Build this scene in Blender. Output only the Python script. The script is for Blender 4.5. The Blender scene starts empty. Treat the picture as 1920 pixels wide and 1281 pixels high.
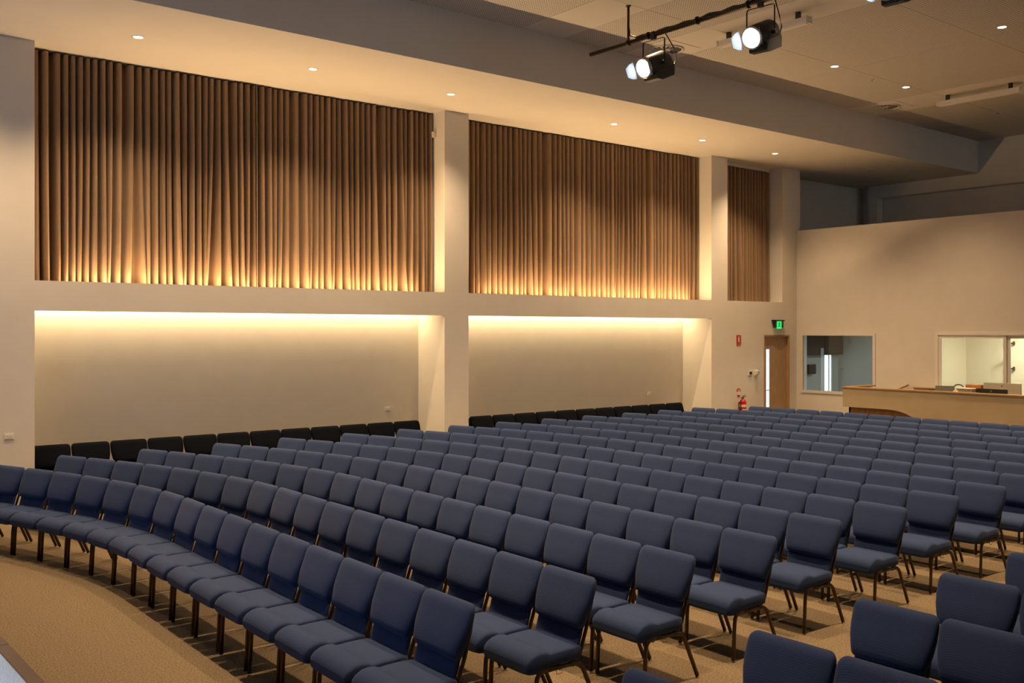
import bpy, bmesh, math, random
from mathutils import Vector, Matrix, Quaternion
random.seed(7)
scene = bpy.context.scene
C = scene.collection
PI = math.pi

# ------------------------------------------------------------------ camera, world, exposure
CAM_H = 2.46
cam_d = bpy.data.cameras.new('camera'); cam = bpy.data.objects.new('camera', cam_d); C.objects.link(cam)
cam.location = (0, 0, CAM_H)
cam.rotation_euler = (PI/2, 0, math.atan2(.7785, .6276) - PI/2)
cam_d.sensor_fit = 'HORIZONTAL'; cam_d.sensor_width = 36.0
cam_d.lens = 1863/1920*36; cam_d.shift_y = -20.5/1920
cam_d.clip_start = .05; cam_d.clip_end = 200
scene.camera = cam
w = bpy.data.worlds.new('world'); scene.world = w; w.use_nodes = True
w.node_tree.nodes['Background'].inputs[0].default_value = (.55, .65, .8, 1)
w.node_tree.nodes['Background'].inputs[1].default_value = .004
vs = scene.view_settings
vs.view_transform = 'Standard'; vs.look = 'None'; vs.gamma = 1; vs.exposure = .15; vs.use_curve_mapping = False
scene.cycles.use_denoising = True
scene.cycles.max_bounces = 5; scene.cycles.diffuse_bounces = 4; scene.cycles.glossy_bounces = 2; scene.cycles.transmission_bounces = 2
scene.cycles.adaptive_threshold = .03
scene.cycles.sample_clamp_indirect = 6

# light levels
WARM = (1, .665, .355)
UPL = (1, .635, .30)
COOL = (.70, .84, 1.0)
P_DOWN = 960      # main ceiling downlights
P_SOFF = 520      # bulkhead downlights
P_UP = 150        # uplight strips on the window ledges
P_COVE = 88       # cove strips in the seating niches
P_SPOT = 11500     # stage spotlights

def lamp(name, kind, loc, power, color, rot=None, **kw):
    d = bpy.data.lights.new(name, kind); d.energy = power; d.color = color
    for k, v in kw.items(): setattr(d, k, v)
    o = bpy.data.objects.new(name, d); C.objects.link(o); o.location = loc
    if rot is not None: o.rotation_euler = rot
    return o

# ------------------------------------------------------------------ materials
def mat(name):
    m = bpy.data.materials.new(name); m.use_nodes = True
    return m, m.node_tree.nodes, m.node_tree.links, m.node_tree.nodes['Principled BSDF']
def simple(name, col, rough=.5, metal=0, spec=.5):
    m, n, l, b = mat(name)
    b.inputs['Base Color'].default_value = (*col, 1); b.inputs['Roughness'].default_value = rough
    b.inputs['Metallic'].default_value = metal; b.inputs['Specular IOR Level'].default_value = spec
    return m
def emit(name, col, s):
    m, n, l, b = mat(name)
    b.inputs['Base Color'].default_value = (*col, 1)
    b.inputs['Emission Color'].default_value = (*col, 1); b.inputs['Emission Strength'].default_value = s
    return m
def noise_mat(name, c1, c2, scale, rough=.9, detail=4, bump=0, bscale=None, spec=.2, stretch=(1, 1, 1), sheen=0, dist=.02):
    m, n, l, b = mat(name)
    tc = n.new('ShaderNodeTexCoord'); mp = n.new('ShaderNodeMapping'); mp.inputs['Scale'].default_value = stretch
    nz = n.new('ShaderNodeTexNoise'); nz.inputs['Scale'].default_value = scale; nz.inputs['Detail'].default_value = detail
    rp = n.new('ShaderNodeValToRGB'); rp.color_ramp.elements[0].color = (*c1, 1); rp.color_ramp.elements[1].color = (*c2, 1)
    rp.color_ramp.elements[0].position = .32; rp.color_ramp.elements[1].position = .68
    l.new(tc.outputs['Object'], mp.inputs[0]); l.new(mp.outputs[0], nz.inputs['Vector']); l.new(nz.outputs[0], rp.inputs[0])
    l.new(rp.outputs[0], b.inputs['Base Color'])
    b.inputs['Roughness'].default_value = rough; b.inputs['Specular IOR Level'].default_value = spec
    if sheen:
        b.inputs['Sheen Weight'].default_value = sheen; b.inputs['Sheen Roughness'].default_value = .45
    if bump:
        n2 = n.new('ShaderNodeTexNoise'); n2.inputs['Scale'].default_value = bscale or scale; n2.inputs['Detail'].default_value = 3
        bp = n.new('ShaderNodeBump'); bp.inputs['Strength'].default_value = bump; bp.inputs['Distance'].default_value = dist
        l.new(mp.outputs[0], n2.inputs['Vector']); l.new(n2.outputs[0], bp.inputs['Height']); l.new(bp.outputs[0], b.inputs['Normal'])
    return m

M = {}
M['wall'] = noise_mat('wall_paint', (.70, .665, .61), (.73, .695, .64), 3, .75, bump=.03, bscale=180)
M['ceil'] = noise_mat('ceiling_paint', (.68, .645, .59), (.70, .665, .61), 2, .85)
M['carpet'] = noise_mat('tan_loop_carpet', (.125, .095, .062), (.285, .222, .150), 75, .95, detail=5, bump=.8, bscale=160, dist=.01, spec=.1)
M['stage'] = noise_mat('blue_grey_stage_carpet', (.16, .21, .30), (.44, .52, .64), 170, .95, detail=3, bump=.6, bscale=170, dist=.006, spec=.1)
M['nosing'] = simple('brown_metal_nosing', (.12, .075, .05), .45, .6)
M['bronze'] = simple('bronze_tube', (.075, .051, .027), .34, .85)
M['wire'] = simple('dark_wire', (.10, .07, .04), .4, .8)
M['rubber'] = simple('black_glide', (.015, .015, .015), .7)
M['white'] = simple('white_plastic', (.78, .76, .70), .4)
M['black'] = simple('black_metal', (.012, .013, .016), .5)
M['blackp'] = simple('black_plastic', (.02, .02, .022), .45)
M['leaf'] = simple('grey_barn_door', (.35, .37, .40), .5)
M['backdrop'] = simple('grey_stage_wall', (.52, .56, .62), .9)
M['pipe'] = simple('black_pipe', (.035, .024, .016), .3, .6)
M['red'] = simple('red_paint', (.55, .012, .015), .3)
M['signred'] = simple('red_sign', (.45, .008, .012), .5)
M['signwhite'] = simple('sign_white', (.8, .72, .62), .5)
M['chrome'] = simple('satin_steel', (.6, .58, .55), .3, 1)
M['curtrack'] = simple('curtain_track', (.05, .04, .035), .5)
M['darkglass'] = simple('dark_screen', (.01, .011, .013), .12)
M['greyscreen'] = simple('grey_screen', (.16, .17, .16), .3)
M['pale'] = simple('pale_panel', (.46, .44, .36), .5)
M['carton'] = simple('orange_carton', (.5, .2, .05), .7)
M['paper'] = simple('paper_white', (.8, .77, .7), .7)
M['green'] = simple('green_label', (.05, .3, .07), .6)
M['boothbeige'] = noise_mat('beige_laminate', (.40, .325, .215), (.43, .35, .235), 2, .38, spec=.4)
M['roomgrey'] = simple('cool_grey_paint', (.42, .45, .44), .8)
M['roomcream'] = simple('cream_paint', (.78, .73, .62), .8)
M['blind'] = simple('dark_blind', (.03, .025, .02), .8)
M['down'] = emit('lit_downlight', (1, .82, .55), 14)
M['lens'] = emit('lit_lens', (.80, .91, 1.0), 30)
M['exitgreen'] = emit('exit_green', (.02, 1, .22), .9)
M['daylight'] = emit('daylit_pane', (.66, .80, .92), .85)
M['sky'] = emit('daylit_window', (.85, .93, 1.0), 1.3)
M['wood'] = noise_mat('oak_veneer', (.36, .225, .115), (.50, .335, .18), 9, .5, detail=6, stretch=(7, 7, .35), spec=.35)
M['woodcap'] = noise_mat('oak_edge', (.36, .22, .10), (.46, .30, .15), 9, .45, detail=5, stretch=(3, .4, 3), spec=.35)
M['woodred'] = noise_mat('walnut_panel', (.20, .10, .04), (.30, .16, .07), 8, .5, detail=6, stretch=(6, 6, .3), spec=.35)
M['patt'] = noise_mat('printed_box', (.10, .12, .06), (.5, .45, .36), 60, .7, detail=2)

def fabric(name, c1, c2, sheen, stint, spec=.25):
    m, n, l, b = mat(name)
    tc = n.new('ShaderNodeTexCoord')
    nz = n.new('ShaderNodeTexNoise'); nz.inputs['Scale'].default_value = 6; nz.inputs['Detail'].default_value = 2
    ck = n.new('ShaderNodeTexVoronoi'); ck.inputs['Scale'].default_value = 190; ck.inputs['Randomness'].default_value = .15
    rp = n.new('ShaderNodeMix'); rp.data_type = 'RGBA'
    rp.inputs[6].default_value = (*c1, 1); rp.inputs[7].default_value = (*c2, 1)
    l.new(tc.outputs['Object'], nz.inputs['Vector']); l.new(tc.outputs['Object'], ck.inputs['Vector'])
    l.new(nz.outputs[0], rp.inputs[0]); l.new(rp.outputs[2], b.inputs['Base Color'])
    bp = n.new('ShaderNodeBump'); bp.inputs['Strength'].default_value = .4; bp.inputs['Distance'].default_value = .003
    l.new(ck.outputs['Distance'], bp.inputs['Height']); l.new(bp.outputs[0], b.inputs['Normal'])
    b.inputs['Roughness'].default_value = .78; b.inputs['Specular IOR Level'].default_value = spec
    b.inputs['Sheen Weight'].default_value = sheen; b.inputs['Sheen Roughness'].default_value = .5
    b.inputs['Sheen Tint'].default_value = (*stint, 1)
    return m
M['navy'] = fabric('navy_weave', (.0125, .0295, .098), (.017, .038, .120), .10, (.7, .8, 1))
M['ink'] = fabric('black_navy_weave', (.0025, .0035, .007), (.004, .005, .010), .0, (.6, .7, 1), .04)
def curtain_mat():
    m, n, l, b = mat('taupe_curtain')
    tc = n.new('ShaderNodeTexCoord'); nz = n.new('ShaderNodeTexNoise'); nz.inputs['Scale'].default_value = 4; nz.inputs['Detail'].default_value = 4
    rp = n.new('ShaderNodeMix'); rp.data_type = 'RGBA'
    rp.inputs[6].default_value = (.25, .165, .103, 1); rp.inputs[7].default_value = (.30, .20, .127, 1)
    l.new(tc.outputs['Object'], nz.inputs['Vector']); l.new(nz.outputs[0], rp.inputs[0]); l.new(rp.outputs[2], b.inputs['Base Color'])
    b.inputs['Roughness'].default_value = .9; b.inputs['Specular IOR Level'].default_value = .1
    b.inputs['Sheen Weight'].default_value = .15
    return m
M['curtain'] = curtain_mat()
def perf_mat():
    m, n, l, b = mat('perforated_ceiling_board')
    tc = n.new('ShaderNodeTexCoord'); mp = n.new('ShaderNodeVectorMath'); mp.operation = 'MULTIPLY'
    mp.inputs[1].default_value = (22, 22, 0)
    fr = n.new('ShaderNodeVectorMath'); fr.operation = 'FRACTION'
    sb = n.new('ShaderNodeVectorMath'); sb.operation = 'SUBTRACT'; sb.inputs[1].default_value = (.5, .5, 0)
    ln = n.new('ShaderNodeVectorMath'); ln.operation = 'LENGTH'
    lt = n.new('ShaderNodeMath'); lt.operation = 'LESS_THAN'; lt.inputs[1].default_value = .22
    mx = n.new('ShaderNodeMix'); mx.data_type = 'RGBA'
    mx.inputs[6].default_value = (.66, .625, .57, 1); mx.inputs[7].default_value = (.05, .045, .04, 1)
    g = n.new('ShaderNodeNewGeometry')
    l.new(g.outputs['Position'], mp.inputs[0]); l.new(mp.outputs[0], fr.inputs[0]); l.new(fr.outputs[0], sb.inputs[0])
    l.new(sb.outputs[0], ln.inputs[0]); l.new(ln.outputs['Value'], lt.inputs[0]); l.new(lt.outputs[0], mx.inputs[0])
    l.new(mx.outputs[2], b.inputs['Base Color']); b.inputs['Roughness'].default_value = .85
    return m
M['perf'] = perf_mat()
def glass_mat():
    m, n, l, b = mat('window_glass'); out = n['Material Output']
    tr = n.new('ShaderNodeBsdfTransparent'); tr.inputs[0].default_value = (.90, .95, .94, 1)
    gl = n.new('ShaderNodeBsdfGlossy'); gl.inputs['Roughness'].default_value = .0
    fr = n.new('ShaderNodeFresnel'); fr.inputs[0].default_value = 1.6
    mx = n.new('ShaderNodeMixShader')
    l.new(fr.outputs[0], mx.inputs[0]); l.new(tr.outputs[0], mx.inputs[1]); l.new(gl.outputs[0], mx.inputs[2]); l.new(mx.outputs[0], out.inputs[0])
    return m
M['glass'] = glass_mat()

# ------------------------------------------------------------------ mesh helpers
class MB:
    def __init__(s): s.v = []; s.f = []; s.sm = []
    def add(s, vs_, fs_, smooth=False):
        o = len(s.v); s.v += [tuple(p) for p in vs_]
        for f in fs_: s.f.append(tuple(i+o for i in f)); s.sm.append(smooth)
        return s
    def box(s, x0, x1, y0, y1, z0, z1):
        v = [(x0,y0,z0),(x1,y0,z0),(x1,y1,z0),(x0,y1,z0),(x0,y0,z1),(x1,y0,z1),(x1,y1,z1),(x0,y1,z1)]
        return s.add(v, [(0,3,2,1),(4,5,6,7),(0,1,5,4),(1,2,6,5),(2,3,7,6),(3,0,4,7)])
    def loft(s, rings, cap=True, smooth=True, closed=True):
        n = len(rings[0]); v = [p for r in rings for p in r]; f = []
        m = n if closed else n-1
        for i in range(len(rings)-1):
            for j in range(m):
                k = (j+1) % n
                f.append((i*n+j, i*n+k, (i+1)*n+k, (i+1)*n+j))
        s.add(v, f, smooth)
        if cap:
            s.add(rings[0], [tuple(range(n))[::-1]], False); s.add(rings[-1], [tuple(range(n))], False)
        return s
    def tube(s, pts, ra, rb=None, n=8, side=None):
        rb = rb or ra; P = [Vector(p) for p in pts]; rings = []
        ref = Vector(side) if side else None
        for i, p in enumerate(P):
            t = (P[min(i+1, len(P)-1)] - P[max(i-1, 0)]).normalized()
            r = ref or (Vector((0,0,1)) if abs(t.z) < .9 else Vector((1,0,0)))
            a = (r - t*r.dot(t)).normalized(); b_ = t.cross(a)
            rings.append([p + a*ra*math.cos(2*PI*j/n) + b_*rb*math.sin(2*PI*j/n) for j in range(n)])
        return s.loft(rings)
    def disc(s, c, r, h, n=20, axis='z'):
        def P(a, t):
            x, y = r*math.cos(a), r*math.sin(a)
            return {'z': (c[0]+x, c[1]+y, c[2]+t), 'y': (c[0]+x, c[1]+t, c[2]+y), 'x': (c[0]+t, c[1]+x, c[2]+y)}[axis]
        rings = [[P(2*PI*j/n, t) for j in range(n)] for t in (0, h)]
        return s.loft(rings)
    def prism(s, poly, a0, a1, axis='x'):
        def P(p, a): return {'x': (a, p[0], p[1]), 'y': (p[0], a, p[1]), 'z': (p[0], p[1], a)}[axis]
        n = len(poly)
        return s.add([P(p, a0) for p in poly]+[P(p, a1) for p in poly],
                     [tuple(range(n))[::-1], tuple(range(n, 2*n))]+[(i, (i+1)%n, n+(i+1)%n, n+i) for i in range(n)])
    def mesh(s, name, m, fix=True):
        me = bpy.data.meshes.new(name); me.from_pydata(s.v, [], s.f)
        me.polygons.foreach_set('use_smooth', s.sm); 
        if fix:
            b = bmesh.new(); b.from_mesh(me); bmesh.ops.remove_doubles(b, verts=b.verts, dist=1e-6)
            bmesh.ops.recalc_face_normals(b, faces=b.faces); b.to_mesh(me); b.free()
        me.materials.append(m); me.update()
        return me
    def build(s, name, m, parent=None, fix=True):
        return link(name, s.mesh(name, m, fix), parent)
def link(name, me, parent=None):
    o = bpy.data.objects.new(name, me); C.objects.link(o)
    if parent is not None: o.parent = parent
    return o
def tag(o, label=None, cat=None, group=None, kind=None):
    if label: o['label'] = label
    if cat: o['category'] = cat
    if group: o['group'] = group
    if kind: o['kind'] = kind
    return o
def thing(name, label, cat, loc=(0,0,0), rz=0, group=None):
    o = bpy.data.objects.new(name, None); o.empty_display_size = .1; C.objects.link(o)
    o.location = loc; o.rotation_euler = (0, 0, rz)
    return tag(o, label, cat, group)
def copy_tree(o, parent=None):
    c = o.copy(); C.objects.link(c)
    if parent is not None: c.parent = parent
    for ch in o.children: copy_tree(ch, c)
    return c
def srect(c, u, v, hu, hv, n=3.6, k=20):
    c, u, v = Vector(c), Vector(u), Vector(v); out = []
    for j in range(k):
        a = 2*PI*j/k; ca, sa = math.cos(a), math.sin(a)
        out.append(c + u*hu*math.copysign(abs(ca)**(2/n), ca) + v*hv*math.copysign(abs(sa)**(2/n), sa))
    return out
def arc(p0, p1, p2, r, k=5):
    """polyline corner at p1 rounded with radius r"""
    p0, p1, p2 = Vector(p0), Vector(p1), Vector(p2)
    a = (p0-p1).normalized(); b = (p2-p1).normalized()
    s, e = p1+a*r, p1+b*r
    return [((1-t)**2)*s + 2*t*(1-t)*p1 + t*t*e for t in [i/k for i in range(k+1)]]

# ------------------------------------------------------------------ the room
W, WB, YC, L = 14.5, 15.34, 14.94, 20.6
ZS, ZC = 6.38, 7.19            # bulkhead soffit, main ceiling
X0, Y0, XF = -4.0, -9.0, 24.9
SILL, HEAD = 3.14, 2.73
B1, B2, B3 = (3.405, 10.15), (10.68, 17.42), (17.98, 20.03)

tag(MB().box(X0-.2, XF+.2, Y0-.2, 16.2, -.2, 0).build('floor', M['carpet']), kind='structure')
m = MB()
m.box(X0, B1[0], W, 15.6, 0, ZS)                       # near pier
m.box(B1[1], B2[0], W, 15.6, 0, ZS)                    # middle column
m.box(B2[1], B3[0], W, 15.6, SILL, ZS)                 # far column
m.box(B3[1], L+.14, W, 15.6, SILL, ZS)                 # corner pier
m.box(B2[1], 19.31, W, 15.6, 0, SILL)                  # wall beside the door
m.box(20.31, L+.14, W, 15.6, 0, SILL)
m.box(19.31, 20.31, W, 15.6, 2.36, SILL)
m.box(19.31, 20.31, W+.14, 15.6, 0, 2.36)
for a, b in (B1, B2):
    m.box(a, b, W, W+.10, HEAD, SILL)                  # header band
    m.box(a, b, W+.10, WB, 2.95, 3.05)                 # ledge behind the band
    m.box(a, b, WB, 15.6, 0, 3.05)                     # niche back wall
    m.box(a, b, 15.2, 15.6, 3.05, ZS)                  # window wall behind the curtain
m.box(B3[0], B3[1], 15.2, 15.6, SILL, ZS)
m.box(B3[0], B3[1], YC-.06, 15.2, 6.31, ZS)
m.box(L+.14, XF, 15.36, 15.6, 0, ZS)
wl = tag(m.build('wall_left', M['wall']), kind='structure')
# back half wall with two windows
W1 = (12.43, 14.34, 1.0, 2.36); W2 = (7.7, 10.93, .95, 2.38)
m = MB()
def wall_x(m, xa, xb, ya, yb, za, zb, holes):
    ys = sorted([ya, yb]+[h[0] for h in holes]+[h[1] for h in holes])
    for p, q in zip(ys[:-1], ys[1:]):
        if q-p < 1e-6: continue
        h = [h for h in holes if h[0] <= p+1e-6 and h[1] >= q-1e-6]
        if h: m.box(xa, xb, p, q, za, h[0][2]); m.box(xa, xb, p, q, h[0][3], zb)
        else: m.box(xa, xb, p, q, za, zb)
wall_x(m, L, L+.14, Y0, W, 0, 4.89, [W1, W2])
tag(m.build('wall_back', M['wall']), kind='structure')
m = MB(); m.box(XF, XF+.2, Y0, 15.6, 0, 7.4)
m.box(24.6, XF, 14.77, 15.0, 4.2, ZS); m.box(24.62, XF, Y0, 14.77, 6.05, 7.19)
tag(m.build('wall_far', M['wall']), kind='structure')
tag(MB().box(X0-.2, XF+.2, Y0-.2, Y0, 0, 7.4).build('wall_right', M['wall']), kind='structure')
tag(MB().box(X0-.2, X0, Y0, 15.6, 0, 7.4).build('wall_front', M['backdrop']), kind='structure')
tag(MB().box(X0, XF, 12.0, 15.6, ZS, 7.4).build('ceiling_bulkhead', M['ceil']), kind='structure')
# main ceiling: backing slab, plain strips and perforated boards with open joints
ceil = tag(MB().box(X0, XF, Y0, 12.0, ZC+.012, 7.4).build('ceiling', M['ceil']), kind='structure')
xs = [(-4, -.9, 1), (-.9, 0, 0), (0, 3, 1), (3, 3.9, 0), (3.9, 6.9, 1), (6.9, 9.85, 1), (9.85, 10.75, 0), (10.75, 12.1, 1), (12.1, 13.05, 0),
      (13.05, 16.0, 1), (16.0, 18.85, 1), (18.85, 20.0, 0), (20.0, 22.4, 1), (22.4, 24.9, 1)]
ys = [12.0, 10.15, 7.7, 5.25, 2.8, .35, -2.1, -4.55, -7, -9]
g = .004
for a, b, perf in xs:
    for p, q in zip(ys[:-1], ys[1:]):
        o = MB().box(a+g, b-g, q+g, p-g, ZC, ZC+.012).build('ceiling_board', M['perf'] if perf else M['ceil'], ceil, fix=False)
# stage with its nosing
st = MB().box(X0, 1.30, Y0, 13.2, 0, .6).build('stage_platform', M['stage'])
tag(st, kind='structure')
yy = 13.2
for yb in (11.2, 8.85, 6.45, 4.05, 1.65, -.75, -3.1, -5.5, -9):
    MB().box(1.30, 1.372, yb+.004, yy-.004, .0, .604).build('nosing', M['nosing'], st, fix=False); yy = yb
# control rooms behind the half wall
m = MB()
m.box(L+.14, XF, 11.42, 11.56, 0, 2.75); m.box(L+.14, XF, 15.3, 15.36, 0, 2.75); m.box(23.6, 23.7, 11.56, 15.3, 0, 2.75)
m.box(L+.14, 24.1, 11.56, 15.3, 2.75, 2.85)
tag(m.build('wall_control_room', M['roomgrey']), kind='structure')
m = MB()
m.box(L+.14, 22.4, 11.2, 11.42, 0, 2.75); m.box(22.4, 22.5, 6.5, 11.2, 0, 2.75); m.box(L+.14, 23.0, 6.4, 6.5, 0, 2.75); m.box(L+.14, 23, 6.5, 11.2, 2.75, 2.85)
tag(m.build('wall_office', M['roomcream']), kind='structure')

# ------------------------------------------------------------------ fixed lights of the place, and one added fill
for (a, b) in (B1, B2):
    lamp('ledge_uplight', 'AREA', ((a+b)/2, W+.23, 3.075), P_UP, UPL, (PI+math.radians(24), 0, 0), shape='RECTANGLE', size=b-a-.9, size_y=.03)
    lamp('niche_cove_light', 'AREA', ((a+b)/2, WB-.13, 2.93), P_COVE, (1, .70, .37), (0, 0, 0), shape='RECTANGLE', size=b-a-.06, size_y=.03)
lamp('office_light', 'AREA', (21.5, 9.3, 2.7), 70, (1, .84, .60), (0, 0, 0), shape='RECTANGLE', size=.6, size_y=.6)
lamp('void_cool_fill', 'AREA', (22.8, Y0+.1, 6.2), 170, (.85, .93, 1), (-PI/2, 0, 0), shape='RECTANGLE', size=3.2, size_y=1.2)  # added unseen cool fill, lifts the dark space beyond the half wall
lamp('control_room_light', 'AREA', (22.3, 12.4, 2.7), 52, (1, .98, .90), (0, 0, 0), shape='RECTANGLE', size=.6, size_y=.6)

# ------------------------------------------------------------------ chairs
def make_chair(fab, label):
    t = thing('upholstered_chair', label, 'chair')
    # seat: loft along the depth, local +y is the front
    R_ = []
    prof = [(.118, .205, .392, .438), (.122, .228, .372, .460), (.136, .238, .362, .464), (.20, .242, .360, .468), (.30, .244, .360, .467),
            (.365, .243, .358, .463), (.385, .243, .354, .466), (.41, .243, .345, .478), (.45, .2415, .336, .484), (.49, .2395, .330, .479), (.53, .236, .336, .458),
            (.552, .231, .346, .434), (.563, .218, .364, .405)]
    for y, hw, z0, z1 in prof:
        R_.append(srect((0, y, (z0+z1)/2), (1,0,0), (0,0,1), hw, (z1-z0)/2, 6.0, 32))
    MB().loft(R_).build('seat_cushion', fab, t)
    # backrest cushion: loft upwards with recline and lumbar bulge
    R_ = []
    def yb(z): return .135 - (z-.42)*.30
    prof = [(.548, .190, .012, .010), (.551, .208, .028, .020), (.560, .219, .040, .029), (.575, .226, .047, .034), (.60, .233, .050, .036), (.635, .243, .049, .036),
            (.68, .253, .046, .037), (.73, .2595, .040, .034), (.78, .2618, .035, .030), (.815, .2615, .032, .028), (.835, .2585, .028, .026),
            (.850, .251, .023, .022), (.861, .240, .017, .017), (.868, .222, .010, .010)]
    for z, hw, hv, off in prof:
        R_.append(srect((0, yb(z)+off*.6, z), (1,0,0), (0,.96,.28), hw, hv, 4.0, 28))
    MB().loft(R_).build('backrest_cushion', fab, t)
    R_ = []
    for z, hw, hv in [(.395, .200, .008), (.400, .211, .014), (.410, .215, .017), (.50, .216, .017), (.60, .216, .015)]:
        R_.append(srect((0, yb(z)+.004, z), (1,0,0), (0,.96,.28), hw, hv, 5.5, 20))
    MB().loft(R_).build('lower_back_panel', fab, t)
    for s in (-1, 1):
        x = s*.232
        def pt(y, z): return (x, y, z)
        fl = [pt(.505, .012), pt(.492, .25)] + arc(pt(.492, .25), pt(.484, .362), pt(.38, .358), .07)
        MB().tube(fl + [pt(.40, .3595)], .0165, .0125, 8, (0,1,0)).build('leg', M['bronze'], t)
        MB().tube([pt(.41, .3595), pt(.20, .352)], .0150, .0125, 8, (0,0,1)).build('side_rail', M['bronze'], t)
        rl = [pt(.21, .3525)] + arc(pt(.30, .356), pt(.128, .350), pt(-.03, .012), .06) + [pt(-.03, .012)]
        MB().tube(rl, .0165, .0125, 8, (0,1,0)).build('leg', M['bronze'], t)
        x = s*.213
        up = [pt(.205, .374)] + arc(pt(.205, .374), pt(.128, .366), pt(.092, .47), .05) + [pt(.06, .56), pt(.022, .70), pt(.008, .78)]
        MB().tube(up, .0145, .0100, 8, (0,1,0)).build('back_upright', M['bronze'], t)
    MB().tube([(-.213, .128, .392), (.213, .128, .392)], .008, None, 6).build('crossbar', M['bronze'], t)
    r = MB()
    for y in (.16, .27, .38): r.tube([(-.215, y, .345), (-.20, y, .318), (.20, y, .318), (.215, y, .345)], .0028, None, 4)
    for x_ in (-.18, -.06, .06, .18): r.tube([(x_, .14, .318), (x_, .42, .318)], .0025, None, 4)
    for s in (-1, 1): r.tube([(s*.238, .29, .352), (s*.243, .295, .318), (s*.243, .335, .318), (s*.238, .34, .352)], .0028, None, 4)
    r.build('book_rack', M['wire'], t)
    return t

ORD = ['zeroth', 'first', 'second', 'third', 'fourth', 'fifth', 'sixth', 'seventh', 'eighth', 'ninth', 'tenth', 'eleventh', 'twelfth', 'thirteenth',
       'fourteenth', 'fifteenth', 'sixteenth', 'seventeenth', 'eighteenth']
ROW_X = [3.5346, 4.5118, 5.4904, 6.4783, 7.4624, 8.4442, 9.4171, 10.3672, 11.3202, 12.2962, 13.2441, 14.2228, 15.1955, 16.1653, 17.1239]
ROW_Y = [8.8334, 8.8389, 8.8533, 8.8857, 8.9492, 8.9176, 8.9319, 8.9223, 8.9106, 8.8876, 8.8877, 8.8642, 8.8847, 8.8822, 8.8448]
def joint(k, i):
    """plan position of the i-th joint between chair backs of row k, joint 0 by the left wall, 17 at the aisle"""
    t, q = (i-9)/9, (k-8)/7; s = max(0, 8-i)/8
    x = ROW_X[k-1] + t*(-.0867-.0041*q) + s*s*(-.7647+1.2392*q) + s**3*(-.0101-.8364*q)
    y = ROW_Y[k-1] + t*(-4.74+.014*q) + s*s*(.4648-.3267*q) + s**3*(-.3863+.462*q)
    return Vector((x, y, 0))
RAW = joint
_cache = {}
def joint(k, i):
    if i >= 8: return RAW(k, i)
    if k not in _cache:
        pts = [RAW(k, 8-q*.02) for q in range(0, 460)]; out = [pts[0]]; acc = 0
        for a, b in zip(pts[:-1], pts[1:]):
            acc += (b-a).length
            if acc >= .541: out.append(b); acc -= .541
        _cache[k] = out
    return _cache[k][8-i]
LAST = {9: 17, 10: 17, 11: 16, 12: 15, 13: 15, 14: 14, 15: 13}
proto = make_chair(M['navy'], 'x'); used = [False]
def place(src, flag, p, rz, label, group):
    o = src
    if flag[0]: o = copy_tree(src)
    flag[0] = True
    o.location = p; o.rotation_euler = (0, 0, rz)
    return tag(o, label, 'chair', group)
def seat_row(k, i0, i1):
    for i in range(i0, i1):
        a, b = joint(k, i), joint(k, i+1)
        c = (a+b)/2; d = b-a                       # towards the aisle
        rz = math.atan2(d.y, d.x) + PI             # local +x away from the aisle, local +y (front) to the stage
        jr = random.uniform(-.004, .004)
        n = i-i0+1
        if k <= 8: lab = 'navy fabric chair on bronze legs, %s from the aisle end, %s row from the front' % (ORD[17-i], ORD[k])
        else: lab = 'navy fabric chair, %s from the left end of the %s row from the front' % (ORD[n], ORD[k])
        if k == 15: lab = 'navy fabric chair, %s from the left end of the rearmost row' % ORD[n]
        place(proto, used, (c.x, c.y, 0), rz + jr, lab, 'navy chairs in curved rows left of the aisle')
for k in range(1, 16):
    seat_row(k, 1 if k == 15 else 0, LAST.get(k, 17))
RX = {1: (3.40, 1), 2: (4.34, 3), 3: (5.34, 3), 4: (6.33, 2), 5: (7.30, 2)}
for k, (x, n) in RX.items():
    for i in range(n):
        place(proto, used, (x, 3.335-.535*(i+.5), 0), PI/2, 'navy fabric chair at lower right across the aisle, %s seat, %s row' % (ORD[i+1], ORD[k]),
              'navy chairs right of the aisle')
# dark chairs lined up in the wall niches, facing into the room
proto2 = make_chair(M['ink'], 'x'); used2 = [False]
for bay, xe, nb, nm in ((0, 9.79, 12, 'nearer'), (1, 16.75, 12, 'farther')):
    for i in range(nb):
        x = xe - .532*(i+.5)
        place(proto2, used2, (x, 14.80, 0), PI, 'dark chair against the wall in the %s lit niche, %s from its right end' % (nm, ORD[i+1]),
              'dark chairs lined up in the wall niches')

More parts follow.
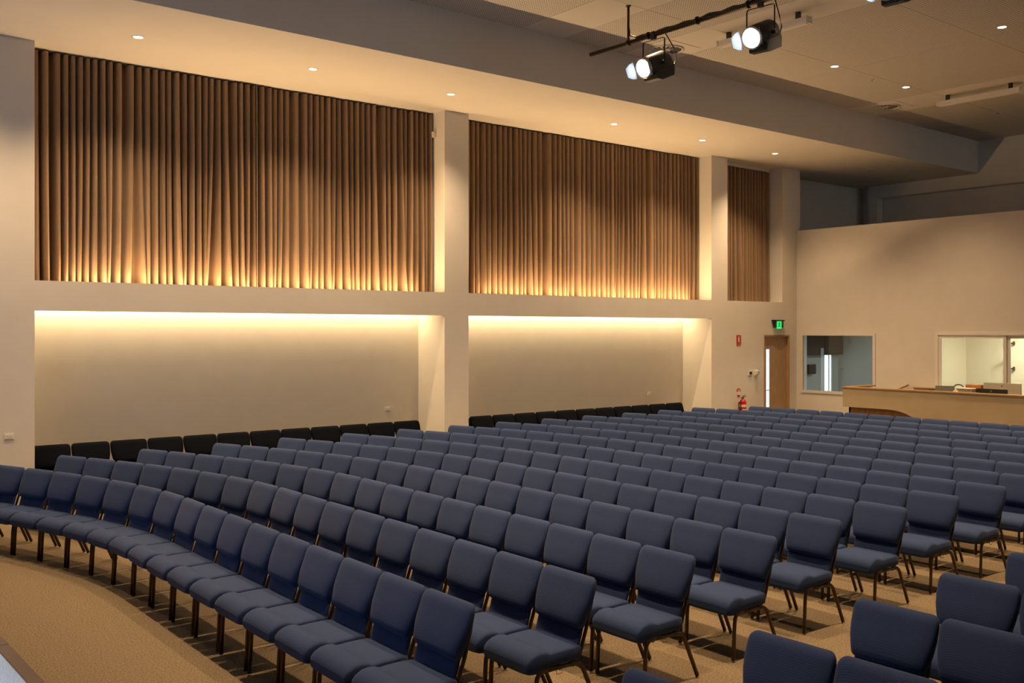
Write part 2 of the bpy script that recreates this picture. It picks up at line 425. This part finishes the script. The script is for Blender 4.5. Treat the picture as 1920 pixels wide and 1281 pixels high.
# ------------------------------------------------------------------ curtains
def curtain(x0, x1, z0, z1, nf, seed, label):
    rnd = random.Random(seed)
    npf, nz = 12, 26
    ncol = nf*npf
    ph = [rnd.uniform(-1, 1) for _ in range(8)]; am = [rnd.uniform(.75, 1.15) for _ in range(nf+2)]
    wd = [rnd.uniform(.82, 1.18) for _ in range(nf)]
    for q in range(max(1, nf//9)): wd[rnd.randrange(nf)] *= 1.7
    tot = sum(wd); edges = [0]
    for q in wd: edges.append(edges[-1]+q/tot)
    lean = [rnd.gauss(0, .012) for _ in range(nf+1)]
    for q in range(max(1, nf//7)): lean[rnd.randrange(nf+1)] += rnd.choice((-1, 1))*rnd.uniform(.03, .05)
    lean[0] = lean[-1] = 0
    v, f = [], []
    for r in range(nz+1):
        h = r/nz; z = z1-(z1-z0)*h
        for c in range(ncol+1):
            k = min(c//npf, nf-1); fr = (c-k*npf)/npf
            e0 = edges[k] + lean[k]*h*h/(x1-x0)*1.6; e1 = edges[k+1] + lean[k+1]*h*h/(x1-x0)*1.6
            s = e0+(e1-e0)*fr
            a = am[k]*(1-fr)+am[k+1]*fr
            p = 2*PI*fr
            A = .104*a*(.9+.25*h)*(1+.12*math.sin(ph[0]*9+k*.7))
            y = YC - A*math.cos(p) - .010*math.sin(3*h+ph[1]*5+k*1.3)*h
            x = x0+(x1-x0)*s + .006*math.sin(2*p) + .008*math.sin(p)
            v.append((min(max(x, x0), x1), y, z))
    for r in range(nz):
        for c in range(ncol):
            i = r*(ncol+1)+c; f.append((i, i+1, i+ncol+2, i+ncol+1))
    t = thing('curtain', label, 'curtain', ((x0+x1)/2, YC, z0), 0, 'pleated curtains along the left wall')
    mb = MB(); mb.add([(p[0]-(x0+x1)/2, p[1]-YC, p[2]-z0) for p in v], f, True)
    d = mb.build('drape', M['curtain'], t, fix=False)
    MB().box(x0-(x0+x1)/2+.01, x1-(x0+x1)/2-.01, -.02, .02, z1-z0, z1-z0+.018).build('track', M['curtrack'], t)
curtain(3.42, 6.74, 3.075, 6.355, 29, 3, 'taupe pleated curtain, leftmost, above the nearer lit niche')
curtain(6.74, 10.10, 3.075, 6.355, 29, 5, 'taupe pleated curtain beside the middle column, on its left')
curtain(10.70, 14.02, 3.075, 6.355, 25, 8, 'taupe pleated curtain just right of the middle column')
curtain(14.02, 17.38, 3.075, 6.355, 26, 11, 'taupe pleated curtain left of the far column, above the farther niche')
curtain(18.0, 20.0, SILL+.005, 6.285, 17, 14, 'narrow dark taupe curtain near the exit door and back corner')
t = thing('curtain_bracket', 'small white bracket at the top right edge of the nearer curtain', 'bracket', (10.11, 14.78, 5.98))
MB().box(-.03, .03, -.02, .02, -.05, .05).build('plate', M['white'], t); MB().tube([(-.03, -.02, 0), (-.06, -.06, -.03)], .008).build('hook', M['white'], t)

# ------------------------------------------------------------------ ceiling fittings
def downlight(x, y, z, on, label, power, group, ang=84, blend=1.0):
    t = thing('downlight', label, 'downlight', (x, y, z), 0, group)
    n = 24
    rings = []
    for r, h in ((.082, 0), (.082, -.006), (.070, -.008), (.060, -.002), (.058, .0)):
        rings.append([(r*math.cos(2*PI*j/n), r*math.sin(2*PI*j/n), h) for j in range(n)])
    MB().loft(rings, cap=False).build('trim_ring', M['white'], t)
    MB().disc((0, 0, -.003), .059, .002, 24).build('diffuser' if on else 'reflector', M['down'] if on else M['blackp'], t)
    if on:
        lo = lamp('downlight_lamp', 'SPOT', (0, 0, -.02), power, WARM, spot_size=math.radians(ang), spot_blend=blend, shadow_soft_size=.035)
        lo.parent = t
SX = [1.9, 4.44, 7.02, 9.55, 13.34, 15.89, 18.33, 22.1, 24.1]
SL = ['', 'lit round downlight in the low bulkhead above the leftmost curtain', 'lit round downlight in the low bulkhead, second from the left',
      'lit round downlight in the low bulkhead just left of the middle column', 'lit round downlight in the bulkhead, first right of the middle column',
      'lit round downlight in the bulkhead left of the far column', 'lit round downlight in the bulkhead above the narrow far curtain',
      'unlit round downlight in the bulkhead beyond the half wall, nearer one', 'unlit round downlight in the bulkhead beyond the half wall, farther one']
for x, lab in zip(SX, SL):
    downlight(x, 13.46, ZS, x < 20, lab or 'lit round downlight in the bulkhead beyond the left frame edge', P_SOFF, 'bulkhead downlights', 114, 1.0)
named = {(13.24, 10.22): 'lit round downlight in the main ceiling just behind the second spotlight', (15.66, 10.22): 'lit round ceiling downlight left of the small ceiling sprinkler',
         (18.07, 10.22): 'lit round ceiling downlight nearest the far round air vent', (15.66, 7.26): 'lit round ceiling downlight near the top right corner of the picture'}
EXTRA = {(13.24, 7.26): 'nearest the third spotlight', (18.07, 7.26): 'in line with the right batten', (13.24, 4.26): 'over the aisle', (15.66, 4.26): 'over the aisle, farther back',
         (18.07, 4.26): 'over the aisle by the booth'}
for y in (10.22, 7.26, 4.26):
    for x in (3.6, 6.0, 8.42, 10.83, 13.24, 15.66, 18.07):
        if x > 12 and y > 4: downlight(x, y, ZC, True, named.get((x, y)) or 'lit ceiling downlight beyond the picture edge, ' + EXTRA[(x, y)], P_DOWN*(.92 if y > 10 else 1), 'main ceiling downlights', 98 if y > 10 else 70) if (x, y) in named or (x, y) in EXTRA else None
        else: lamp('downlight_lamp', 'SPOT', (x, y, ZC-.02), P_DOWN*(.92 if y > 10 else 1), WARM, spot_size=math.radians(98 if y > 10 else 70), spot_blend=1.0, shadow_soft_size=.035)
downlight(21.8, 10.2, ZC, False, 'unlit round downlight in the main ceiling beyond the half wall', 0, 'main ceiling downlights')

def batten(x, y0, y1, label):
    t = thing('batten_light', label, 'light', (x, (y0+y1)/2, ZC), 0, 'surface mounted battens on the main ceiling')
    h = (y1-y0)/2
    MB().prism([(-.075, -.20), (.075, -.20), (.055, -.11), (-.055, -.11)], -h, h, 'y').build('body', M['white'], t)
    for s in (-1, 1):
        MB().box(-.075, .075, s*h-.012 if s > 0 else -h-.012, h+.012 if s > 0 else -h+.012, -.205, -.105).build('end_cap', M['white'], t)
        MB().box(-.03, .03, s*(h-.18)-.03, s*(h-.18)+.03, -.11, 0).build('mounting_foot', M['blackp'], t)
    MB().box(-.045, .045, -h+.03, h-.03, -.208, -.20).build('diffuser', M['paper'], t)
batten(12.57, 8.64, 10.29, 'unlit white linear batten on the ceiling behind the second spotlight')
batten(19.33, 8.62, 10.22, 'unlit white linear batten on the ceiling near the right frame edge')

def vent(x, y, label):
    t = thing('round_air_vent', label, 'vent', (x, y, ZC), 0, 'round swirl vents in the main ceiling')
    MB().box(-.42, .42, -.42, .42, -.006, 0).build('cover_plate', M['ceil'], t)
    n = 36
    MB().loft([[(r*math.cos(2*PI*j/n), r*math.sin(2*PI*j/n), h) for j in range(n)] for r, h in ((.30, -.006), (.30, -.022), (.27, -.026), (.26, -.008))], cap=False).build('outer_ring', M['ceil'], t)
    MB().disc((0, 0, -.008), .262, .001, 36).build('dark_throat', M['blackp'], t)
    MB().disc((0, 0, -.024), .07, .016, 20).build('hub', M['ceil'], t)
    for j in range(16):
        a = 2*PI*j/16; ca, sa = math.cos(a), math.sin(a); b_ = a+.32; cb, sb = math.cos(b_), math.sin(b_)
        v = [(.07*ca, .07*sa, -.022), (.262*cb, .262*sb, -.022), (.262*math.cos(b_+.15), .262*math.sin(b_+.15), -.014), (.07*math.cos(a+.15), .07*math.sin(a+.15), -.014)]
        v += [(p[0], p[1], p[2]+.003) for p in v]
        MB().add(v, [(0,1,2,3),(7,6,5,4),(0,4,5,1),(1,5,6,2),(2,6,7,3),(3,7,4,0)]).build('blade', M['ceil'], t)
vent(12.50, 11.38, 'round swirl air vent in the ceiling behind the first spotlight')
vent(19.29, 11.38, 'round swirl air vent in the ceiling near the bulkhead far end')
t = thing('sprinkler_head', 'tiny ceiling sprinkler head between two lit downlights', 'sprinkler', (17.0, 10.3, ZC))
MB().disc((0, 0, -.01), .04, .01, 16).build('rosette', M['white'], t); MB().tube([(0, 0, -.01), (0, 0, -.05)], .008).build('nozzle', M['chrome'], t)
MB().disc((0, 0, -.055), .018, .004, 12).build('deflector', M['chrome'], t)

# lighting bar and stage spotlights
BX, BZ = 10.40, 6.65
t = thing('lighting_bar', 'long black lighting bar hung below the ceiling, carrying spotlights', 'bar', (BX, 11.0, BZ))
MB().tube([(0, 0, 0), (0, -8.5, 0)], .030, None, 14).build('pipe', M['pipe'], t)
for y in (-.80, -4.3, -7.8):
    r = MB(); r.tube([(0, y, .0), (0, y, ZC-BZ)], .018, None, 8); r.disc((0, y, ZC-BZ-.012), .04, .012, 12)
    r.build('hanger_rod', M['pipe'], t)
    MB().disc((0, y-.025, 0), .042, .05, 14, 'y').build('hanger_clamp', M['black'], t)
cab = MB()
pts = [(.01, -.95 - i*.11, .034 + .012*math.sin(i*1.7)) for i in range(60)]
cab.tube(pts, .021, None, 6); cab.tube([(p[0]-.02, p[1]-.03, p[2]+.008*math.cos(i)) for i, p in enumerate(pts)], .013, None, 6)
cab.build('cable_bundle', M['black'], t)
for y in (-1.2, -2.1, -2.95, -3.8): MB().disc((0, y-.012, .012), .054, .024, 12, 'y').build('cable_tie', M['black'], t)
MB().tube([(0.0, -.80, .30), (.012, -.83, .1), (.02, -.98, .04)], .011, None, 6).build('drop_cable', M['black'], t)

def spotlight(y, aim, label, power, drop=.42):
    p = Vector((BX, y, BZ)); d = Vector(aim) - (p - Vector((0, 0, drop)))
    pan = math.atan2(d.y, d.x); tilt = math.atan2(-d.z, math.hypot(d.x, d.y))
    t = thing('stage_spotlight', label, 'spotlight', p, pan, 'stage spotlights on the bar')
    # yoke: hangs from the clamp, local +x is the beam heading
    yk = [(0, .20, -drop), (0, .20, -.16)] + arc((0, .20, -.3), (0, .20, -.07), (0, 0, -.07), .04)
    yk += [(0, -q[1], q[2]) for q in [Vector(k) for k in yk[::-1]]]
    MB().tube(yk, .016, .005, 8, (1, 0, 0)).build('yoke', M['black'], t)
    MB().box(-.03, .03, -.03, .03, -.075, .045).build('hook_clamp', M['black'], t)
    ct, stt = math.cos(tilt), math.sin(tilt)
    def T(q):   # body frame (x beam, y side, z up) about the pivot
        x, yv, z = q[0]*1.1, q[1]*1.1, q[2]*1.1; return (x*ct + z*stt, yv, -x*stt + z*ct - drop)
    def rot(mb): mb.v = [T(q) for q in mb.v]; return mb
    n = 24
    def ring(x, r, sq=1.0, zl=0):
        out = []
        for j in range(n):
            a = 2*PI*j/n; yv, z = r*math.cos(a), r*math.sin(a)
            if z < 0: z = z*(1+zl); yv = math.copysign(min(abs(yv)*(1+zl*.3), r), yv) if zl else yv
            out.append((x, yv, z))
        return out
    rot(MB().loft([ring(-.27, .07), ring(-.26, .105), ring(-.22, .125), ring(-.20, .135), ring(.12, .135), ring(.17, .125), ring(.20, .125)])).build('housing', M['black'], t)
    rot(MB().prism([(-.24, -.02), (.10, -.02), (.13, -.17), (.04, -.205), (-.21, -.205), (-.26, -.10)], -.115, .115, 'y')).build('ballast_box', M['black'], t)
    lr = rot(MB().loft([ring(.195, .128), ring(.215, .132), ring(.225, .122), ring(.225, .112), ring(.205, .108)], cap=False)).build('lens_ring', M['chrome'], t)
    rot(MB().loft([ring(.195, .109), ring(.212, .108), ring(.222, .08), ring(.228, .04), ring(.229, .004)])).build('lens', M['lens'], lr)
    def leaf(ax, sgn):
        q = [(.225, -.11), (.225, .11), (.28, .095), (.33, .055), (.33, -.055), (.28, -.095)]
        v = []
        for e in (0, .004):
            for x, s_ in q:
                o_ = .128 + (x-.225)*.55 + e
                v.append((x, sgn*o_, s_) if ax == 'y' else (x, s_, sgn*o_))
        mb = MB().add(v, [(0,1,2,3,4,5), (11,10,9,8,7,6)]+[(i, (i+1)%6, 6+(i+1)%6, 6+i) for i in range(6)])
        rot(mb).build('barn_door', M['leaf'], t)
    leaf('y', 1); leaf('y', -1)
    MB().disc((0, .165, -drop), .03, .06, 14, 'y').build('tilt_knob', M['black'], t); MB().disc((0, -.225, -drop), .03, .06, 14, 'y').build('tilt_knob', M['black'], t)
    a_, b_ = T((-.26, .0, -.05)), (.02, .12, -.04)
    MB().tube([a_, (a_[0]-.10, .03, a_[2]-.06), (a_[0]-.13, .06, a_[2]+.12), (a_[0]-.04, .08, -.12), (0, .20, 0)], .008, None, 6).build('power_cable', M['black'], t)
    lo = lamp('spot_beam', 'SPOT', T((.26, 0, 0)), power, COOL, spot_size=math.radians(22), spot_blend=.6, shadow_soft_size=.09)
    lo.rotation_mode = 'QUATERNION'
    lo.rotation_quaternion = Vector((ct, 0, -stt)).to_track_quat('-Z', 'Y'); lo.parent = t
    return t
spotlight(9.70, (-1.5, 9.4, 1.2), 'black stage spotlight with glowing lens, first from the left on the bar', P_SPOT)
spotlight(7.86, (-1.5, 6.6, 1.2), 'black stage spotlight with glowing lens, second on the bar, before the white batten', P_SPOT)
spotlight(6.02, (-1.5, 4.9, 1.2), 'stage spotlight cut off by the top edge of the picture', P_SPOT, .275)

# ------------------------------------------------------------------ door, exit sign, wall fittings
d1 = tag(MB().box(19.35, 20.27, W+.055, W+.10, .005, 2.32).build('door_1', M['wood']), kind='structure')
m = MB(); m.box(19.31, 19.35, W-.004, W+.14, 0, 2.36); m.box(20.27, 20.31, W-.004, W+.14, 0, 2.36); m.box(19.35, 20.27, W-.004, W+.14, 2.32, 2.36)
m.build('door_frame', M['wood'], d1)
gl_ = MB().box(19.455, 19.585, W+.050, W+.056, .35, 2.02).build('glass_lite', M['daylight'], d1)
m = MB(); m.box(19.445, 19.455, W+.046, W+.056, .34, 2.03); m.box(19.585, 19.595, W+.046, W+.056, .34, 2.03); m.box(19.445, 19.595, W+.046, W+.056, 2.02, 2.03)
m.build('lite_bead', M['wood'], gl_)
m = MB(); m.box(19.38, 19.42, W+.047, W+.055, .93, 1.13); m.tube([(19.40, W+.05, 1.05), (19.40, W+.0, 1.05), (19.52, W-.002, 1.05)], .009)
m.build('lever_handle', M['chrome'], d1)
def signpt(x0, z0, w_, h_, y):   # unit square to wall coordinates
    return lambda u, v: (x0+u*w_, y, z0+v*h_)
t = thing('exit_sign', 'green lit exit sign with running figure above the timber door', 'sign', (19.805, W, 2.5))
MB().prism([(-.03, .03), (-.07, .03), (-.07, .19), (-.03, .19)], -.17, .17, 'x').build('housing', M['blackp'], t)
MB().box(-.20, .20, -.085, 0, .185, .215).build('top_cap', M['blackp'], t)
MB().box(-.03, .03, -.035, 0, .05, .185).build('wall_mount', M['blackp'], t)
lp = MB().box(-.088, .088, -.076, -.070, .008, .183).build('lit_panel', M['exitgreen'], t)
m = MB()
def fig(m, pts, th, y0, y1):
    for (a, b) in pts:
        a, b = Vector((a[0], 0, a[1])), Vector((b[0], 0, b[1])); dd = (b-a).normalized(); nn = Vector((-dd.z, 0, dd.x))*th
        q = [a+nn, b+nn, b-nn, a-nn]
        m.add([(p.x, y0, p.z) for p in q]+[(p.x, y1, p.z) for p in q], [(0,1,2,3),(7,6,5,4),(0,4,5,1),(1,5,6,2),(2,6,7,3),(3,7,4,0)])
fig(m, [((.002, .135), (-.008, .085)), ((-.004, .13), (-.045, .115)), ((.0, .13), (.035, .108)), ((-.008, .085), (.028, .062)), ((.028, .062), (.026, .03)),
        ((-.008, .085), (-.028, .055)), ((-.028, .055), (-.055, .048))], .0105, -.079, -.076)
m.disc((.008, -.079, .153), .012, .003, 12, 'y')
fig(m, [((-.07, .02), (-.07, .17)), ((.07, .02), (.07, .17)), ((-.07, .17), (.07, .17))], .004, -.079, -.076)
m.build('pictogram', M['blackp'], lp)

t = thing('fire_sign', 'small red wall sign with white extinguisher symbol left of the door', 'sign', (18.375, W, 2.12))
pl_ = MB().box(-.078, .078, -.008, 0, 0, .235).build('plate', M['signred'], t)
m = MB(); m.box(-.018, .018, -.010, -.008, .07, .175); m.box(-.010, .010, -.010, -.008, .175, .19); m.box(-.026, .012, -.010, -.008, .19, .20); m.box(-.028, -.020, -.010, -.008, .12, .20); m.box(.018, .026, -.010, -.008, .196, .222)
m.build('extinguisher_symbol', M['signwhite'], pl_)
m = MB()
for x in range(-6, 7): 
    if x % 3: m.box(x*.010-.003, x*.010+.003, -.010, -.008, .022, .036)
m.build('caption', M['signwhite'], pl_)
t = thing('location_sign', 'red and white half round sign above the fire extinguisher', 'sign', (18.37, W, .93))
pl = [(.075*math.cos(a), .13+.075*math.sin(a)) for a in [PI*i/14 for i in range(15)]]
MB().prism([(p[0], p[1]-.0) for p in pl], -.008, 0, 'y').build('red_dome', M['signred'], t)
MB().prism([(-.075, .13), (.075, .13), (.05, .05), (-.05, .05)], -.008, 0, 'y').build('white_field', M['signwhite'], t)
MB().prism([(-.05, .05), (.05, .05), (.03, .0), (-.03, .0)], -.008, 0, 'y').build('red_tip', M['signred'], t)
m = MB(); m.box(-.03, .03, -.010, -.008, .165, .175); m.box(-.045, .045, -.010, -.008, .142, .156)
m.build('lettering', M['signwhite'], t)
t = thing('fire_extinguisher', 'red fire extinguisher with white label bracketed to the wall', 'extinguisher', (18.40, W-.105, .37))
n = 24
cy_ = MB().loft([[(r*math.cos(2*PI*j/n), r*math.sin(2*PI*j/n), z) for j in range(n)] for r, z in ((.06, 0), (.078, .01), (.078, .44), (.07, .48), (.045, .51), (.02, .525))]).build('cylinder', M['red'], t)
MB().loft([[(.0795*math.cos(2*PI*j/n), .0795*math.sin(2*PI*j/n), z) for j in range(n)] for z in (.34, .40)], cap=False).build('white_band', M['signwhite'], cy_)
MB().loft([[(.0792*math.cos(a), .0792*math.sin(a), z) for a in [PI*1.15+PI*.45*j/8 for j in range(9)]] for z in (.08, .30)], cap=False, closed=False).build('label', M['signwhite'], cy_)
MB().loft([[(.0795*math.cos(a), .0795*math.sin(a), z) for a in [PI*1.65+PI*.2*j/5 for j in range(6)]] for z in (.18, .29)], cap=False, closed=False).build('green_tag', M['green'], cy_)
m = MB(); m.tube([(0, 0, .52), (0, 0, .57)], .018, None, 10); m.tube([(-.02, 0, .565), (.10, 0, .575)], .008); m.tube([(-.02, 0, .585), (.09, 0, .61)], .008)
m.build('valve_lever', M['black'], t)
MB().tube([(-.01, 0, .55), (-.07, -.01, .56), (-.105, -.02, .48), (-.11, -.02, .30), (-.095, -.02, .14)], .012, None, 8).build('hose', M['rubber'], t)
MB().box(-.03, .03, .075, .105, .25, .45).build('wall_bracket', M['black'], t)

t = thing('thermostat', 'small white control panel with dark display left of the door', 'control panel', (18.78, W, 1.42))
ca_ = MB().box(-.065, .065, -.025, 0, 0, .11).build('case', M['white'], t); MB().box(-.035, .055, -.028, -.025, .02, .085).build('display', M['darkglass'], ca_)
t = thing('wall_sensor', 'small white angled sensor box beside the control panel', 'sensor', (18.985, W, 1.41))
MB().prism([(0, 0), (-.05, .0), (-.085, .05), (-.085, .11), (0, .13)], -.05, .05, 'x').build('case', M['white'], t); MB().disc((.02, -.088, .08), .018, .006, 14, 'y').build('lens', M['blackp'], t)
def outlet(x, y, label, twin):
    t = thing('power_outlet', label, 'outlet', (x, y, 1.0), 0, 'wall power outlets')
    pt_ = MB().box(-.06, .06, -.008, 0, .01, .09).build('plate', M['white'], t)
    MB().box(-.052, .052, -.012, -.008, .018, .082).build('insert', M['white'], t)
    for s in (-1, 1): MB().box(s*.018-.008, s*.018+.008, -.017, -.012, .05, .066).build('switch', M['paper'], pt_)
    for s in (-1, 1): MB().box(s*.03-.008, s*.03+.008, -.0135, -.012, .025, .042).build('socket', M['blackp'] if not twin else M['paper'], pt_)
outlet(3.09, W, 'white double power outlet on the near pier at the left edge', True)
outlet(9.49, WB, 'white power outlet in the nearer lit niche', True)
outlet(16.29, WB, 'white power outlet in the farther lit niche', True)

# ------------------------------------------------------------------ windows
def window(idx, wy, mull):
    ya, yb, za, zb = wy
    o = bpy.data.objects.new('window_%d' % idx, None); C.objects.link(o); o.location = (L, (ya+yb)/2, za); tag(o, kind='structure')
    def loc(mb): mb.v = [(p[0]-L, p[1]-(ya+yb)/2, p[2]-za) for p in mb.v]; return mb
    f = .05
    m = MB(); a0, a1 = L-.022, L+.15
    m.box(a0, a1, ya-.04, ya+.025, za-.04, zb+.04); m.box(a0, a1, yb-.025, yb+.04, za-.04, zb+.04)
    m.box(a0, a1, ya+.025, yb-.025, zb-.02, zb+.04); m.box(a0, a1, ya+.025, yb-.025, za-.04, za+.02)
    loc(m).build('window_frame', M['white'] if mull else M['wall'], o)
    edges = [ya+.025] + ([mull] if mull else []) + [yb-.025]
    for i, (p, q) in enumerate(zip(edges[:-1], edges[1:])):
        x = (L + .006 + .03*(1-i)) if mull else L + .03
        if mull:
            m = MB(); s = .062
            m.box(x-.012, x+.018, p, p+s, za+.02, zb-.02); m.box(x-.012, x+.018, q-s, q, za+.02, zb-.02)
            m.box(x-.012, x+.018, p+s, q-s, zb-.02-s, zb-.02); m.box(x-.012, x+.018, p+s, q-s, za+.02, za+.02+s)
            sa = loc(m).build('sash', M['white'], o)
            loc(MB().box(x, x+.006, p+s, q-s, za+.02+s, zb-.02-s)).build('pane', M['glass'], sa)
        else:
            loc(MB().box(x, x+.006, p, q, za+.02, zb-.02)).build('pane', M['glass'], o)
window(1, W1, None); window(2, W2, 9.46)
# things inside the grey control room
t = thing('dark_cabinet', 'dark wall cupboard inside the left control room window', 'cupboard', (22.2, 15.3, 1.82))
MB().box(-1.3, 1.28, -.22, 0, 0, .80).build('carcass', M['blind'], t)
for x in (-1.29, -.43, .43): MB().box(x, x+.84, -.235, -.22, .01, .79).build('cupboard_door', M['blind'], t)
t = thing('wall_speaker', 'small dark square speaker seen through the left control room window', 'speaker', (22.26, 15.3, 1.33))
MB().box(-.15, .15, -.12, 0, 0, .25).build('cabinet', M['black'], t); MB().box(-.13, .13, -.128, -.12, .02, .23).build('grille', M['blackp'], t)
t = tag(bpy.data.objects.new('window_3', None), kind='structure'); C.objects.link(t); t.location = (23.08, 15.3, .84)
MB().box(-.155, .155, -.012, 0, 0, .97).build('pane', M['sky'], t)
for x in (-.185, .155): MB().box(x, x+.03, -.03, .0, -.03, 1.0).build('frame', M['white'], t)
MB().box(.045, .075, -.025, 0, 0, .97).build('mullion', M['roomgrey'], t)
# office fittings
t = thing('wall_shelf_rack', 'white shelf bracket rack with dark knobs in the bright office', 'shelf rack', (22.38, 10.21, 1.1))
MB().box(-.015, .015, -.02, .02, 0, 1.3).build('rail', M['white'], t)
for z in (.35, .75):
    MB().prism([(-.02, z), (-.22, z+.02), (-.22, z+.06), (-.02, z+.06)], -.02, .02, 'y').build('bracket', M['white'], t)
for z in (.52, 1.08):
    m = MB(); m.tube([(-.02, .05, z), (-.02, -.09, z)], .012); m.disc((-.02, -.11, z), .045, .02, 14, 'y'); m.disc((-.02, .04, z), .035, .05, 14, 'y')
    m.build('knob', M['pipe'], t)

# ------------------------------------------------------------------ sound booth
BXF, BY0, BY1, BT = 18.9, 3.0, 12.14, 1.235
t = thing('sound_booth', 'long beige sound booth counter with timber cap behind the rows', 'counter', (BXF, BY1, 0))
# front panel with cut-away lower left corner
poly = [(BY1, .83), (11.10, .83)]
for i in range(1, 9):
    a = i/8*PI/2; poly.append((11.10 - .75*math.sin(a), .83 - .40*(1-math.cos(a))))
poly += [(10.2, .30), (9.9, .12), (9.6, 0), (BY0, 0), (BY0, BT), (BY1-.06, BT), (BY1, BT)]
loc = [(p[0]-BY1, p[1]) for p in poly]
MB().prism(loc, 0, .05, 'x').build('front_panel', M['boothbeige'], t)
MB().box(.05, 1.0, -.03, .0, .83, BT).build('end_panel', M['boothbeige'], t)
MB().box(.09, .13, -2.6, -.09, 0, .9).build('timber_kick_panel', M['woodred'], t)
MB().box(.09, 1.0, -.13, -.09, 0, .9).build('timber_end_panel', M['woodred'], t)
MB().box(-.02, .12, BY0-BY1, .02, BT, BT+.025).build('timber_cap', M['woodcap'], t)
MB().box(.12, 1.05, -.14, .02, BT, BT+.025).build('timber_cap', M['woodcap'], t)
MB().box(.05, .07, BY0-BY1, -.03, .9, BT).build('inner_lining', M['woodred'], t)
MB().box(.07, .80, BY0-BY1, -.25, .97, 1.0).build('desk_top', M['woodcap'], t)
MB().box(1.55, 1.65, -1.75, -.75, 0, 1.205).build('inner_rail_wall', M['boothbeige'], t)
MB().box(1.53, 1.67, -1.77, -.73, 1.205, 1.225).build('inner_rail_cap', M['woodcap'], t)
t = thing('handrail', 'short sloping timber handrail on the back wall above the booth', 'handrail', (L, 11.75, 1.0))
MB().tube([(-.07, .75, -.16), (-.07, .20, .09), (-.07, -.19, .265)], .024, None, 12).build('rail', M['wood'], t)
for y, z in ((-.02, .19), (.5, -.05)):
    m = MB(); m.tube([(-.07, y, z-.02), (-.07, y, z-.07), (0, y, z-.09)], .008); m.disc((-.008, y, z-.09), .032, .008, 14, 'x'); m.build('bracket', M['pipe'], t)

def monitor(x, y, z, w_, h_, rz, tilt, scr, shell, label):
    t = thing('monitor', label, 'monitor', (x, y, z), rz)
    sh = MB().box(-.02, .02, -w_/2, w_/2, .10, .10+h_).build('shell', shell, t)
    MB().box(.02, .023, -w_/2+.012, w_/2-.012, .112, .10+h_-.012).build('screen', scr, sh)
    MB().box(-.05, -.02, -.05, .05, .05, .10+h_*.7).build('stand_neck', shell, t)
    MB().box(-.12, .10, -.12, .12, 0, .012).build('stand_foot', shell, t)
    m = MB(); m.disc((-.0225, 0, .10+h_*.82), .018, .003, 14, 'x'); m.build('badge', M['greyscreen'], sh)
    MB().box(-.04, -.02, -.02, .02, .012, .06).build('stand_post', shell, t)
monitor(19.35, 9.17, 1.0, .60, .225, 0, 0, M['darkglass'], M['blackp'], 'black monitor seen from behind on the sound booth counter')
monitor(19.68, 9.12, 1.0, .72, .33, 0, 0, M['greyscreen'], M['pale'], 'pale monitor back behind the black monitor on the booth')
t = thing('laptop', 'dark open laptop at the left of the booth equipment', 'laptop', (19.42, 10.15, 1.0), math.radians(22))
MB().prism([(0, 0), (-.02, 0), (.05, .34), (.07, .34)], -.18, .18, 'y').build('lid', M['greyscreen'], t); MB().box(0, .22, -.18, .18, 0, .02).build('base', M['blackp'], t)
MB().box(-.0, .012, -.10, -.05, .10, .2).build('hinge_cover', M['black'], t)
t = thing('printed_box', 'small patterned box on the booth beside the laptop', 'box', (19.5, 9.73, 1.0))
MB().box(-.12, .12, -.165, .165, 0, .30).build('carton_body', M['patt'], t); MB().box(-.125, .125, -.17, .17, .30, .312).build('lid', M['paper'], t)
t = thing('orange_carton', 'orange brown carton behind the patterned box on the booth', 'box', (19.8, 9.72, 1.0))
MB().box(-.1, .1, -.17, .14, 0, .37).build('carton_body', M['carton'], t); MB().box(-.1, .1, -.012, .012, .37, .372).build('tape', M['paper'], t)
t = tag(MB().tube([(19.62, 9.96+.09*math.cos(a), 1.32+.05*math.sin(a)) for a in [PI*i/8 for i in range(9)]], .012, None, 8).build('cable_loop', M['black']), 'black cable loop lying on the patterned box', 'cable')
t = thing('paper_tent', 'folded white paper standing on the booth cap', 'paper', (19.0, 9.72, BT+.025))
MB().prism([(-.05, 0), (.05, 0), (0, .05)], -.004, .004, 'x').build('front_fold', M['paper'], t); MB().prism([(-.05, 0), (.05, 0), (0, .05)], .03, .038, 'x').build('rear_fold', M['paper'], t)
